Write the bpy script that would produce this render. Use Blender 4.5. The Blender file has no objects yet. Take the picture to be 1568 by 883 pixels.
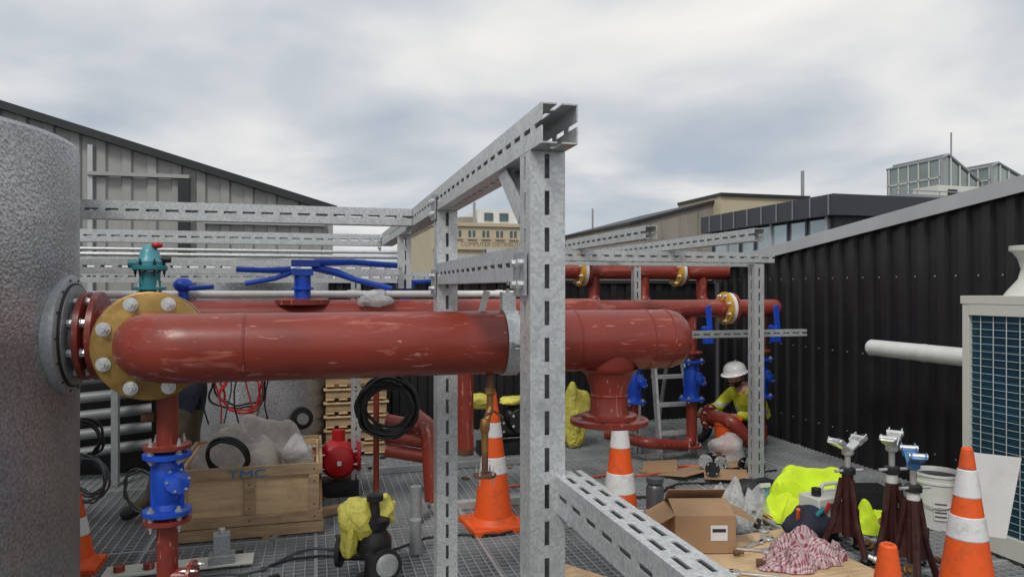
import bpy, math, random
from mathutils import Vector, Matrix, noise
RD=random.Random(11)
S=bpy.context.scene
V=Vector
# ---------------------------------------------------------------- materials
def nd(nt,t,**k):
    n=nt.nodes.new(t)
    for a,b in k.items(): setattr(n,a,b)
    return n
def mat(name,col,rough=.5,metal=0,var=.15,scale=6,bump=.1,bscale=40,dirt=None,damt=.5,dscale=3,stretch=None,alpha=1,trans=0,kind='noise',spec=None,bdist=.01,bdet=5):
    m=bpy.data.materials.new(name); m.use_nodes=True; nt=m.node_tree; L=nt.links
    b=nt.nodes['Principled BSDF']
    tc=nd(nt,'ShaderNodeTexCoord'); mp=nd(nt,'ShaderNodeMapping'); L.new(tc.outputs['Object'],mp.inputs[0])
    if stretch: mp.inputs['Scale'].default_value=stretch
    if kind=='voronoi':
        n1=nd(nt,'ShaderNodeTexVoronoi'); n1.inputs['Scale'].default_value=scale; src=n1.outputs['Color']
        bw=nd(nt,'ShaderNodeRGBToBW'); L.new(src,bw.inputs[0]); src=bw.outputs[0]
    else:
        n1=nd(nt,'ShaderNodeTexNoise'); n1.inputs['Scale'].default_value=scale; n1.inputs['Detail'].default_value=6; src=n1.outputs['Fac']
    L.new(mp.outputs[0],n1.inputs['Vector'])
    cr=nd(nt,'ShaderNodeValToRGB'); L.new(src,cr.inputs[0])
    cr.color_ramp.elements[0].position=.25; cr.color_ramp.elements[1].position=.75
    cr.color_ramp.elements[0].color=[max(0,c*(1-var)) for c in col]+[1]
    cr.color_ramp.elements[1].color=[min(1,c*(1+var)) for c in col]+[1]
    out=cr.outputs[0]
    if dirt:
        n2=nd(nt,'ShaderNodeTexNoise'); n2.inputs['Scale'].default_value=dscale; n2.inputs['Detail'].default_value=9; n2.inputs['Roughness'].default_value=.7
        L.new(tc.outputs['Object'],n2.inputs['Vector'])
        r2=nd(nt,'ShaderNodeValToRGB'); r2.color_ramp.elements[0].position=.5; r2.color_ramp.elements[1].position=.72
        r2.color_ramp.elements[1].color=(damt,damt,damt,1)
        L.new(n2.outputs['Fac'],r2.inputs[0])
        mx=nd(nt,'ShaderNodeMixRGB'); L.new(r2.outputs[0],mx.inputs[0]); L.new(out,mx.inputs[1]); mx.inputs[2].default_value=list(dirt)+[1]
        out=mx.outputs[0]
    L.new(out,b.inputs['Base Color'])
    b.inputs['Roughness'].default_value=rough; b.inputs['Metallic'].default_value=metal
    if spec is not None: b.inputs['Specular IOR Level'].default_value=spec
    if trans: b.inputs['Transmission Weight'].default_value=trans
    b.inputs['Alpha'].default_value=alpha
    if bump:
        n3=nd(nt,'ShaderNodeTexNoise'); n3.inputs['Scale'].default_value=bscale; n3.inputs['Detail'].default_value=bdet
        L.new(mp.outputs[0],n3.inputs['Vector'])
        bp=nd(nt,'ShaderNodeBump'); bp.inputs['Strength'].default_value=bump; bp.inputs['Distance'].default_value=bdist
        L.new(n3.outputs['Fac'],bp.inputs['Height']); L.new(bp.outputs[0],b.inputs['Normal'])
    return m
GALV=mat('galvanised_steel',(.60,.62,.62),.40,.45,.12,110,.04,60,(.36,.38,.39),.6,9,kind='voronoi')
GALVD=mat('dull_galvanised',(.38,.40,.41),.5,.4,.10,90,.05,60,(.24,.24,.24),.5,6,kind='voronoi')
GRT=mat('grating_steel',(.44,.46,.47),.5,.3,.15,3,.0,60,(.16,.16,.16),.7,1.2)
ZINC=mat('zinc_bolt',(.70,.71,.70),.32,.7,.1,20,.03)
def redpaint(name,base,sx):
    m=mat(name,base,.33,0,.14,3,.05,25,(.13,.035,.022),.55,4)
    nt=m.node_tree; L=nt.links; b=nt.nodes['Principled BSDF']; src=b.inputs['Base Color'].links[0].from_socket
    def layer(src,scale,sc,lo,hi,col,amt,rot):
        tc=nd(nt,'ShaderNodeTexCoord'); mp=nd(nt,'ShaderNodeMapping'); mp.inputs['Scale'].default_value=sc; mp.inputs['Rotation'].default_value=rot
        L.new(tc.outputs['Object'],mp.inputs[0])
        n=nd(nt,'ShaderNodeTexNoise'); n.inputs['Scale'].default_value=scale; n.inputs['Detail'].default_value=8; n.inputs['Roughness'].default_value=.62; n.inputs['Distortion'].default_value=.8
        L.new(mp.outputs[0],n.inputs['Vector'])
        r=nd(nt,'ShaderNodeValToRGB'); r.color_ramp.elements[0].position=lo; r.color_ramp.elements[1].position=hi; r.color_ramp.elements[1].color=(amt,amt,amt,1)
        L.new(n.outputs['Fac'],r.inputs[0])
        mx=nd(nt,'ShaderNodeMixRGB'); L.new(r.outputs[0],mx.inputs[0]); L.new(src,mx.inputs[1]); mx.inputs[2].default_value=list(col)+[1]
        return mx.outputs[0]
    src=layer(src,2.6,sx,.575,.63,(.46,.15,.105),.6,(0,.12,.1))
    src=layer(src,7,sx,.63,.665,(.62,.34,.27),.7,(.2,-.1,.05))
    src=layer(src,14,(1,1,1),.68,.71,(.10,.05,.04),.7,(0,0,0))
    L.new(src,b.inputs['Base Color'])
    return m
RED=redpaint('red_oxide_primer',(.26,.040,.026),(1,6,6))
REDV=redpaint('red_oxide_primer_branch',(.23,.034,.022),(6,6,1))
BRED=mat('bright_red_paint',(.50,.012,.018),.35,0,.15,6,.05)
BLUE=mat('blue_valve_paint',(.010,.07,.50),.32,0,.2,6,.08,30,(.05,.07,.15),.3,8)
TEAL=mat('teal_paint',(.03,.22,.25),.4,0,.2,8,.05)
GOLD=mat('yellow_passivated_zinc',(.34,.21,.06),.4,.5,.5,22,.08,60,(.13,.07,.03),.85,11)
CREAMY=mat('flange_gasket',(.66,.36,.05),.5,.1,.2,14,.05)
BLACK=mat('black_rubber',(.012,.012,.013),.45,0,.3,8,.05)
BLACKI=mat('black_cast_iron',(.02,.02,.022),.45,.2,.3,12,.15,50,(.1,.09,.07),.4,9)
DCLAD=mat('charcoal_cladding',(.018,.0165,.019),.42,.1,.25,3,.03,20,(.045,.043,.045),.45,2.5,stretch=(1,1,.3))
LCLAD=mat('light_grey_cladding',(.36,.36,.345),.55,.1,.1,3,.03,20,(.25,.25,.235),.4,2,stretch=(1,1,.25))
LFLASH=mat('light_flashing',(.50,.51,.52),.5,.3,.1,3,.02)
MTUBE=mat('grey_tube',(.27,.28,.29),.5,.3,.15,5,.02)
DFLASH=mat('dark_flashing',(.03,.032,.035),.5,.2,.15,3,.02)
ORANGE=mat('orange_cone_plastic',(.85,.11,.012),.5,0,.10,5,.05,20,(.30,.06,.025),.7,10)
WHITEB=mat('white_reflective_band',(.75,.75,.74),.45,0,.08,12,.02,40,(.35,.33,.30),.7,12)
WHITE=mat('white_plastic',(.74,.74,.72),.4,0,.06,5,.02,30,(.5,.48,.44),.4,8)
WPAINT=mat('white_painted_steel',(.64,.64,.58),.4,0,.06,3,.02,30,(.45,.43,.36),.4,3)
CARD=mat('cardboard',(.40,.25,.14),.85,0,.12,5,.06,30,(.27,.17,.09),.4,6)
PLY=mat('plywood',(.64,.45,.26),.75,0,.22,4,.08,20,(.36,.23,.12),.6,4,stretch=(1,9,9))
PLYD=mat('weathered_timber',(.42,.29,.17),.8,0,.3,5,.12,20,(.19,.12,.08),.6,5,stretch=(1.2,8,8))
HIVIS=mat('hivis_yellow_fabric',(.66,.86,.03),.8,0,.12,8,.3,30,bdist=.01)
JACKET=mat('hivis_jacket',(.74,.74,.04),.8,0,.15,10,.5,18,(.42,.42,.05),.5,9,bdist=.02)
NAVY=mat('navy_fabric',(.018,.022,.04),.85,0,.25,10,.5,18,bdist=.02)
KHAKI=mat('khaki_fabric',(.12,.10,.065),.85,0,.25,10,.5,18,bdist=.02)
REFL=mat('reflective_tape',(.6,.62,.62),.4,.2,.1,10,.03)
SKIN=mat('skin',(.50,.27,.19),.55,0,.1,12,.05)
HAIR=mat('dark_hair',(.03,.018,.012),.8,0,.3,40,.4,80)
HELM=mat('white_helmet',(.78,.78,.76),.3,0,.04,5,.01)
YBAG=mat('yellow_plastic_wrap',(.84,.76,.14),.25,0,.12,9,1,30,alpha=.88,bdist=.02)
CBAG=mat('white_rag',(.74,.75,.75),.18,0,.12,9,1,26,alpha=.5,bdist=.02)
JERRY=mat('translucent_plastic',(.72,.73,.70),.35,0,.08,6,.05,alpha=.85)
GREYC=mat('dark_grey_can',(.10,.11,.115),.35,.3,.1,8,.02)
MAROON=mat('maroon_paint',(.050,.012,.012),.4,.1,.3,9,.08,50,(.12,.09,.08),.4,12)
BRASS=mat('brass',(.36,.19,.06),.45,.6,.35,16,.08,50,(.12,.07,.04),.7,18)
RUST=mat('rusty_steel',(.14,.07,.04),.8,.2,.4,14,.3,50)
BOOT=mat('boot_leather',(.03,.025,.02),.6,0,.3,10,.2)
COIL=mat('coil_fins',(.018,.085,.145),.4,.3,.25,4,.1,30)
PWIRE=mat('coil_guard_wire',(.50,.54,.52),.5,0,.08,5,.01)
CONC=mat('concrete_render',(.32,.29,.25),.85,0,.18,.6,.1,5,(.17,.155,.135),.7,.35,stretch=(1,1,.3))
CREAM=mat('cream_masonry',(.56,.48,.34),.85,0,.1,.5,.05,5,(.4,.33,.23),.4,.5)
BRICK=mat('red_brick',(.28,.09,.06),.85,0,.2,2,.1,5)
DPANEL=mat('charcoal_panel',(.050,.056,.066),.5,.2,.1,.5,.02)
GLASS=mat('window_glass',(.10,.14,.15),.1,.4,.3,.5,0)
BGLASS=mat('blue_grey_glazing',(.34,.40,.42),.12,.5,.35,.3,0)
LGLASS=mat('rooftop_glazing',(.30,.35,.34),.18,.4,.3,.4,0)
GREYM=mat('grey_metal',(.33,.34,.36),.5,.3,.1,1,.02)
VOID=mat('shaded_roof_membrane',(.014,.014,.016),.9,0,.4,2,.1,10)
GROUND=mat('ground_asphalt',(.06,.06,.06),.9,0,.2,.1,.1,2)
REDC=mat('red_cable',(.5,.03,.02),.5,0,.1,5,0)
WTXT=mat('blue_marker',(.03,.20,.42),.7,0,.1,5,0)
LABEL=mat('white_label',(.75,.75,.75),.6,0,.03,5,0)
AMB=mat('orange_bucket_plastic',(.80,.12,.02),.4,0,.1,6,.03)
GREYB=mat('grey_blanket',(.42,.38,.34),.9,0,.15,14,.6,20,bdist=.02)
BLUEB=mat('blue_translucent_bottle',(.15,.35,.5),.25,0,.1,6,.02,alpha=.7)
TEXTD=mat('sign_lettering',(.12,.10,.08),.8,0,.1,3,0)
LIPS=mat('lips',(.4,.14,.12),.5)
def tartan():
    m=bpy.data.materials.new('checked_cotton'); m.use_nodes=True; nt=m.node_tree; L=nt.links; b=nt.nodes['Principled BSDF']
    tc=nd(nt,'ShaderNodeTexCoord'); n=nd(nt,'ShaderNodeTexNoise'); n.inputs['Scale'].default_value=5; L.new(tc.outputs['Object'],n.inputs['Vector'])
    ad=nd(nt,'ShaderNodeMixRGB',blend_type='ADD'); ad.inputs[0].default_value=.22; L.new(tc.outputs['Object'],ad.inputs[1]); L.new(n.outputs['Color'],ad.inputs[2])
    fac=[]
    for ax,sc in(('X',13),('Y',13)):
        w=nd(nt,'ShaderNodeTexWave'); w.bands_direction=ax; w.inputs['Scale'].default_value=sc; w.inputs['Distortion'].default_value=.4; L.new(ad.outputs[0],w.inputs['Vector'])
        r=nd(nt,'ShaderNodeValToRGB'); r.color_ramp.elements[0].position=.55; r.color_ramp.elements[1].position=.7; L.new(w.outputs['Fac'],r.inputs[0]); fac.append(r.outputs[0])
    a=nd(nt,'ShaderNodeMixRGB',blend_type='ADD'); a.inputs[0].default_value=1; L.new(fac[0],a.inputs[1]); L.new(fac[1],a.inputs[2])
    s=nd(nt,'ShaderNodeMixRGB',blend_type='MULTIPLY'); s.inputs[0].default_value=1; L.new(a.outputs[0],s.inputs[1]); s.inputs[2].default_value=(.5,.5,.5,1)
    mx=nd(nt,'ShaderNodeMixRGB'); L.new(s.outputs[0],mx.inputs[0]); mx.inputs[1].default_value=(.58,.47,.47,1); mx.inputs[2].default_value=(.26,.045,.09,1)
    L.new(mx.outputs[0],b.inputs['Base Color']); b.inputs['Roughness'].default_value=.9
    return m
PINK=tartan()
def stucco():
    m=bpy.data.materials.new('stucco_embossed_aluminium'); m.use_nodes=True; nt=m.node_tree; L=nt.links; b=nt.nodes['Principled BSDF']
    tc=nd(nt,'ShaderNodeTexCoord')
    v=nd(nt,'ShaderNodeTexNoise'); v.inputs['Scale'].default_value=75; v.inputs['Detail'].default_value=2
    L.new(tc.outputs['Object'],v.inputs['Vector'])
    n=nd(nt,'ShaderNodeTexNoise'); n.inputs['Scale'].default_value=2.2; n.inputs['Detail'].default_value=6; L.new(tc.outputs['Object'],n.inputs['Vector'])
    r=nd(nt,'ShaderNodeValToRGB'); r.color_ramp.elements[0].position=.3; r.color_ramp.elements[1].position=.7
    r.color_ramp.elements[0].color=(.42,.42,.43,1); r.color_ramp.elements[1].color=(.62,.62,.63,1)
    L.new(n.outputs['Fac'],r.inputs[0])
    r2=nd(nt,'ShaderNodeValToRGB'); r2.color_ramp.elements[0].position=.35; r2.color_ramp.elements[1].position=.62
    r2.color_ramp.elements[0].color=(.62,.62,.62,1); r2.color_ramp.elements[1].color=(1,1,1,1); L.new(v.outputs['Fac'],r2.inputs[0])
    mx=nd(nt,'ShaderNodeMixRGB',blend_type='MULTIPLY'); mx.inputs[0].default_value=1; L.new(r.outputs[0],mx.inputs[1]); L.new(r2.outputs[0],mx.inputs[2])
    L.new(mx.outputs[0],b.inputs['Base Color']); b.inputs['Metallic'].default_value=.75; b.inputs['Roughness'].default_value=.36
    bp=nd(nt,'ShaderNodeBump'); bp.inputs['Strength'].default_value=.7; bp.inputs['Distance'].default_value=.006
    L.new(v.outputs['Fac'],bp.inputs['Height']); L.new(bp.outputs[0],b.inputs['Normal'])
    return m
STUC=stucco()
# ---------------------------------------------------------------- mesh builder
class B:
    def __init__(s,name): s.name=name; s.v=[]; s.f=[]; s.m=[]; s.mats=[]
    def mi(s,m):
        if m not in s.mats: s.mats.append(m)
        return s.mats.index(m)
    def add(s,vs,fs,m):
        o=len(s.v); s.v+= [tuple(p) for p in vs]; k=s.mi(m)
        for f in fs: s.f.append(tuple(i+o for i in f)); s.m.append(k)
    def boxv(s,c,a,b,d,m):
        c=V(c);a=V(a);b=V(b);d=V(d)
        vs=[c+x*a+y*b+z*d for z in(-1,1) for y in(-1,1) for x in(-1,1)]
        fs=[(0,2,3,1),(4,5,7,6),(0,1,5,4),(2,6,7,3),(0,4,6,2),(1,3,7,5)]
        if a.cross(b).dot(d)<0: fs=[f[::-1] for f in fs]
        s.add(vs,fs,m)
    def box(s,x0,x1,y0,y1,z0,z1,m):
        s.boxv(((x0+x1)/2,(y0+y1)/2,(z0+z1)/2),((x1-x0)/2,0,0),(0,(y1-y0)/2,0),(0,0,(z1-z0)/2),m)
    def rbox(s,c,size,m,rz=0,rx=0,ry=0):
        M=Matrix.Rotation(rz,3,'Z')@Matrix.Rotation(ry,3,'Y')@Matrix.Rotation(rx,3,'X')
        s.boxv(c,M@V((size[0]/2,0,0)),M@V((0,size[1]/2,0)),M@V((0,0,size[2]/2)),m)
    def lathe(s,o,ax,prof,m,n=24,cap=True):
        o=V(o);ax=V(ax).normalized(); t=V((0,0,1)) if abs(ax.z)<.9 else V((1,0,0))
        e1=ax.cross(t).normalized(); e2=ax.cross(e1)
        vs=[];fs=[]
        for r,h in prof:
            for i in range(n):
                a=2*math.pi*i/n; vs.append(o+ax*h+e1*(r*math.cos(a))+e2*(r*math.sin(a)))
        for j in range(len(prof)-1):
            for i in range(n):
                k=(i+1)%n; fs.append((j*n+i,j*n+k,(j+1)*n+k,(j+1)*n+i))
        if cap:
            fs.append(tuple(range(n))[::-1]); fs.append(tuple((len(prof)-1)*n+i for i in range(n)))
        s.add(vs,fs,m)
    def cyl(s,p0,p1,r,m,r1=None,n=20,cap=True):
        p0=V(p0);p1=V(p1);s.lathe(p0,p1-p0,[(r,0),(r if r1 is None else r1,(p1-p0).length)],m,n,cap)
    def tube(s,path,r,m,n=10,closed=False,cap=True):
        P=[V(p) for p in path];k=len(P);rs=r if isinstance(r,(list,tuple)) else [r]*k
        vs=[];fs=[];e=None
        for i,p in enumerate(P):
            if closed: t=(P[(i+1)%k]-P[i-1]).normalized()
            else: t=(P[min(i+1,k-1)]-P[max(i-1,0)]).normalized()
            if e is None:
                q=V((0,0,1)) if abs(t.z)<.9 else V((1,0,0)); e=t.cross(q).normalized()
            e=(e-t*e.dot(t)).normalized(); g=t.cross(e)
            for j in range(n):
                a=2*math.pi*j/n; vs.append(p+e*(rs[i]*math.cos(a))+g*(rs[i]*math.sin(a)))
        for i in range(k if closed else k-1):
            i2=(i+1)%k
            for j in range(n):
                j2=(j+1)%n; fs.append((i*n+j,i*n+j2,i2*n+j2,i2*n+j))
        if cap and not closed: fs.append(tuple(range(n))[::-1]); fs.append(tuple((k-1)*n+j for j in range(n)))
        s.add(vs,fs,m)
    def blob(s,c,r,m,amp=.0,n=24,seed=0,floor=None,M=None):
        vs=[];fs=[];c=V(c);k=n//2+1
        for j in range(k+1):
            th=math.pi*j/k
            for i in range(n):
                ph=2*math.pi*i/n; d=V((math.sin(th)*math.cos(ph),math.sin(th)*math.sin(ph),math.cos(th)))
                f=1
                if amp:
                    q=d*1.1+V((seed*7.3,seed*3.1,seed)); f=1+amp*(1.1*noise.noise(q)+.4*(.25-abs(noise.noise(q*2.4)))+.10*noise.noise(q*5))
                p=V((d.x*r[0]*f,d.y*r[1]*f,d.z*r[2]*f))
                if amp: p+=noise.noise_vector(d*1.7+V((seed,0,seed*2)))*amp*.3*min(r)
                if M: p=M@p
                p=c+p
                if floor is not None and p.z<floor: p.z=floor+.0005*j
                vs.append(p)
        for j in range(k):
            for i in range(n):
                i2=(i+1)%n; fs.append((j*n+i,(j+1)*n+i,(j+1)*n+i2,j*n+i2))
        s.add(vs,fs,m)
    def drape(s,c,rx,ry,h,m,seed=0,n=110,k=44,fr=2.2,rz=0,p=.6,fine=.12):
        c=V(c);vs=[];fs=[];M=Matrix.Rotation(rz,3,'Z')
        sm=lambda t: math.sqrt(t*t+.004)-.06
        for j in range(k+1):
            r=j/k
            for i in range(n):
                a=2*math.pi*i/n; ol=1+.42*noise.noise(V((math.cos(a)*1.1,math.sin(a)*1.1,seed*5.1)))+.14*noise.noise(V((math.cos(a)*3.2,math.sin(a)*3.2,seed*2.1)))
                x=r*ol*math.cos(a);y=r*ol*math.sin(a)
                w=noise.noise_vector(V((x*.9,y*.9,seed*3.3)))
                th=seed*1.3; xx=x*math.cos(th)+y*math.sin(th); yy=-x*math.sin(th)+y*math.cos(th)
                q=V((xx*fr+w.x*1.2,yy*fr*.45+w.y*1.2,seed*9.7))
                rg=1-2.4*sm(noise.noise(q)); rg2=1-2.1*sm(noise.noise(q*2.1+V((3,1,2))))
                e=max(0,1-r**2.4)**p
                z=h*e*(.30+.50*rg*abs(rg)+fine*rg2+.45*noise.noise(V((x*1.1,y*1.1,seed))))+.004+.012*max(0,rg)*min(1,(1-r)*8)
                pp=V((x*rx+w.x*.12*rx*(1-r),y*ry+w.y*.12*ry*(1-r),max(z,.003)))
                vs.append(c+M@pp)
        for j in range(k):
            for i in range(n):
                i2=(i+1)%n; fs.append((j*n+i,(j+1)*n+i,(j+1)*n+i2,j*n+i2))
        s.add(vs,fs,m)
    def flange(s,c,ax,r,th,m,nb=8,bm=None,pcd=.82,br=None,out=.03):
        c=V(c);ax=V(ax).normalized()
        s.lathe(c-ax*th/2,ax,[(r*.96,0),(r,th*.12),(r,th*.88),(r*.96,th)],m,36)
        if nb:
            t=V((0,0,1)) if abs(ax.z)<.9 else V((1,0,0)); e1=ax.cross(t).normalized(); e2=ax.cross(e1); br=br or r*.085
            for i in range(nb):
                a=2*math.pi*(i+.5)/nb; p=c+e1*(r*pcd*math.cos(a))+e2*(r*pcd*math.sin(a))
                s.cyl(p-ax*(th/2+out*.55),p+ax*(th/2+out*.55),br,bm or ZINC,n=6)
                s.cyl(p-ax*(th/2+out),p+ax*(th/2+out),br*.55,bm or ZINC,n=8)
                s.cyl(p-ax*(th/2+.003),p+ax*(th/2+.003),br*1.3,bm or ZINC,n=16)
    def done(s,bevel=0,angle=35,parent=None,smooth=True):
        me=bpy.data.meshes.new(s.name); me.from_pydata(s.v,[],s.f); me.update()
        for m in s.mats: me.materials.append(m)
        me.polygons.foreach_set('material_index',s.m)
        if smooth:
            me.polygons.foreach_set('use_smooth',[True]*len(me.polygons)); me.set_sharp_from_angle(angle=math.radians(angle))
        ob=bpy.data.objects.new(s.name,me); S.collection.objects.link(ob)
        if bevel:
            md=ob.modifiers.new('bevel','BEVEL'); md.width=bevel; md.segments=2; md.limit_method='ANGLE'
        if parent: ob.parent=parent
        return ob
def rounded(pts,rad,seg=8):
    P=[V(p) for p in pts]; out=[P[0]]
    for i in range(1,len(P)-1):
        a=(P[i-1]-P[i]).normalized(); b=(P[i+1]-P[i]).normalized(); ang=a.angle(b)
        t=rad/math.tan(ang/2); s0=P[i]+a*t; s1=P[i]+b*t; bis=(a+b).normalized(); c=P[i]+bis*(rad/math.sin(ang/2))
        v0=s0-c; v1=s1-c; w=v0.angle(v1)
        for k in range(seg+1):
            f=k/seg; out.append(c+(v0*math.sin((1-f)*w)+v1*math.sin(f*w))/math.sin(w))
    out.append(P[-1]); return out
def ring(c,ax,R,n=40,wob=0,seed=0):
    c=V(c);ax=V(ax).normalized(); t=V((0,0,1)) if abs(ax.z)<.9 else V((1,0,0)); e1=ax.cross(t).normalized(); e2=ax.cross(e1); o=[]
    for i in range(n):
        a=2*math.pi*i/n; r=R*(1+wob*noise.noise(V((math.cos(a)*1.5,math.sin(a)*1.5,seed*3.7))))
        o.append(c+e1*r*math.cos(a)+e2*r*math.sin(a)+ax*(wob*R*.6*noise.noise(V((math.cos(a)*2,math.sin(a)*2,seed+9)))))
    return o
def channel(name,p0,p1,w=.1,h=.1,t=.004,pitch=.1,sl=.066,sw=.014,mt=None,off=0):
    b=B(name);mt=mt or GALV;p0=V(p0);p1=V(p1);a=(p1-p0);L=a.length;a.normalize()
    up=V((0,0,1)) if abs(a.z)<.9 else V((0,-1,0)); sd=a.cross(up).normalized(); up=sd.cross(a).normalized()
    for n,ww,dist,tt in((sd,h,w/2,up),(-sd,h,w/2,up),(up,w-2*t,h/2,sd),(-up,w-2*t,h/2,sd)):
        o=n*(dist-t/2); m0=(p0+p1)/2+o
        for sg in(-1,1):
            e0=sg*sw/2+off; e1=sg*ww/2; c=(e0+e1)/2; hw=abs(e1-e0)/2
            b.boxv(m0+tt*c,a*L/2,tt*hw,n*t/2,mt)
        br=pitch-sl; x=-sl/2
        while x<L:
            s0=max(0,x-br+sl/2) ; s1=min(L,x+sl/2)
            if s1>s0: b.boxv(p0+a*(s0+s1)/2+o+tt*off,a*(s1-s0)/2,tt*sw/2,n*t/2,mt)
            x+=pitch
    return b.done(smooth=False)
def corr(name,p0,p1,zb,zt0,zt1,m,pitch=.2,dep=.03,sgn=1):
    b=B(name);p0=V((*p0,0));p1=V((*p1,0));a=(p1-p0);L=a.length;a.normalize();n=V((-a.y,a.x,0))*sgn
    pr=[];x=0
    while x<L:
        pr+=[(x,0),(x+pitch*.5,0),(x+pitch*.58,dep),(x+pitch*.92,dep)]; x+=pitch
    pr.append((L,0)); pr=[q for q in pr if q[0]<=L]
    vs=[];fs=[]
    for x,dd in pr:
        p=p0+a*x+n*dd; z=zt0+(zt1-zt0)*x/L; vs+=[V((p.x,p.y,zb)),V((p.x,p.y,z))]
    for i in range(len(pr)-1): fs.append((2*i,2*i+2,2*i+3,2*i+1))
    b.add(vs,fs,m); return b
HEX=[(0,1,3,2),(4,6,7,5),(0,4,5,1),(2,3,7,6),(1,5,7,3),(0,2,6,4)]
# ---------------------------------------------------------------- setting
g=B('ground'); g.add([(-900,-900,-12),(900,-900,-12),(900,900,-12),(-900,900,-12)],[(0,1,2,3)],GROUND); g.done()
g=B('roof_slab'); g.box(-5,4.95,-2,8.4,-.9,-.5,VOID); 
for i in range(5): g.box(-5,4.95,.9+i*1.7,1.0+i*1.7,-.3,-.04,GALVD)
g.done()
g=B('steel_grating_floor')
y=.8
while y<8: g.box(-3.6,4.78,y-.0025,y+.0025,-.03,0,GRT); y+=.055
x=-3.6
while x<4.78: g.box(x-.003,x+.003,.8,8,-.024,.002,GRT); x+=.06
x=-3.0
while x<4.7: g.box(x-.010,x+.010,.8,8,-.03,.004,GRT); x+=1.0
y=1.8
while y<8: g.box(-3.6,4.78,y-.010,y+.010,-.03,.0045,GRT); y+=1.5
g.done(smooth=False)
def ztop(y): return 1.92+(7.53-y)*.116
w=corr('dark_cladding_wall',(4.88,8.0),(4.88,1.2),-.1,ztop(8.0)-.03,ztop(1.2)-.03,DCLAD,.2,.035,-1)
for i in range(30):
    yy=7.9-i*.2+.03; 
    for zz in(.25,1.0,1.7): w.cyl((4.875,yy,zz),(4.868,yy,zz),.008,GALVD,n=6)
w.done(angle=20)
w=B('wall_capping')
y0,y1=1.2,8.1
for (xa,xb,dz0,dz1) in((4.80,5.1,-.0,.06),(4.79,4.81,-.06,.055)):
    vs=[]
    for yy in(y0,y1):
        for xx in(xa,xb):
            for dz in(dz0,dz1): vs.append(V((xx,yy,ztop(yy)+dz)))
    w.add(vs,HEX,LFLASH)
w.done(smooth=False)
w=corr('dark_cladding_wall',(.1,8.02),(4.86,8.02),-.1,1.66,1.66,DCLAD,.2,.035,-1); w.done(angle=20)
w=B('wall_capping'); w.box(.08,4.78,7.96,8.14,1.66,1.70,DFLASH); w.box(4.2,4.78,7.93,8.1,1.71,1.86,DCLAD); w.done(smooth=False)
w=corr('ribbed_metal_building',(-4.6,9),(.15,9),-2,3.92,2.53,LCLAD,.26,.03,-1)
vs=[]
for x_,z_ in [(-4.7,3.95),(.25,2.5)]:
    for yy in(8.86,9.3):
        for dz in(0,.09): vs.append(V((x_,yy,z_+dz)))
w.add(vs,HEX,DFLASH)
w.box(.14,.2,8.97,14,-2,2.5,LCLAD)
w.box(-2.45,-2.4,8.93,8.965,-1,3.2,LFLASH)
w.box(-1.52,-1.4,8.9,8.965,1.4,2.85,DFLASH)
w.box(-1.25,.1,8.9,8.965,2.35,2.40,LFLASH)
w.box(-2.45,-1.4,8.9,8.965,2.86,2.90,LCLAD)
w.done(angle=20)
def windows(b,x0,x1,y,z0,z1,nx,nz,fr=.55,m=GLASS):
    dx=(x1-x0)/nx;dz=(z1-z0)/nz
    for i in range(nx):
        for j in range(nz):
            cx=x0+dx*(i+.5);cz=z0+dz*(j+.5)
            b.box(cx-dx*fr/2,cx+dx*fr/2,y-.02,y+.1,cz-dz*.3,cz+dz*.3,m)
            b.box(cx-.05,cx+.05,y-.06,y-.03,cz-dz*.3,cz+dz*.3,CREAM)
            b.box(cx-dx*fr/2-.1,cx+dx*fr/2+.1,y-.15,y-.02,cz-dz*.3-.15,cz-dz*.3,CREAM)
b=B('cream_office_building')
b.box(9.5,21,60,75,-12,6.9,CREAM); b.box(9.4,21.1,59.8,75.1,6.9,7.2,CREAM); b.box(9.4,21.1,59.75,60,4.9,5.1,CREAM)
windows(b,9.8,20.8,60,-2,4.7,9,3); windows(b,9.8,20.8,60,5.75,6.75,9,1,.5)
b.box(13.8,17.2,62,68,7.2,8.6,WHITE); b.box(14.4,15.2,61.9,62,7.6,8.3,GLASS); b.box(15.8,16.6,61.9,62,7.6,8.3,GLASS); b.box(12.4,13.6,63,66,7.2,8,CONC); b.cyl((13.5,62,7.2),(13.5,62,9.2),.12,GREYM)
bo=b.done()
def text(body,loc,size,rot,m,parent,name,sx=1):
    c=bpy.data.curves.new(name,'FONT'); c.body=body; c.size=size; c.extrude=.002*size; c.align_x='CENTER'
    o=bpy.data.objects.new(name,c); S.collection.objects.link(o); o.location=loc; o.rotation_euler=rot; o.scale=(sx,1,1); c.materials.append(m); o.parent=parent
    return o
text('COMPUTER DISTRIBUTORS LTD',(15.4,59.7,5.2),.5,(math.pi/2,0,0),TEXTD,bo,'sign_lettering')
b=B('brick_building'); b.box(21.3,28,58,72,-12,5.9,BRICK); b.box(21.2,28.1,57.8,72,5.9,6.25,CONC); windows(b,21.5,27.8,58,-2,5.3,5,3); b.cyl((23.5,59,6.2),(23.5,59,8.6),.08,GREYM); b.done()
b=B('concrete_building')
vs=[V((x_,y_,z_)) for x_,zz in((20.6,5.9),(28.5,8.0)) for y_ in(45,60) for z_ in(-12,zz)]
b.add(vs,HEX,CONC)
vs=[V((x_,y_,z_)) for x_,zz in((20.5,5.9),(28.6,8.02)) for y_ in(44.8,60) for z_ in(zz+.004,zz+.2)]
b.add(vs,HEX,DFLASH)
for i in range(5): b.box(21.6+i*1.4,21.7+i*1.4,44.85,45,-5,5.9+i*.35,CONC)
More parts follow.
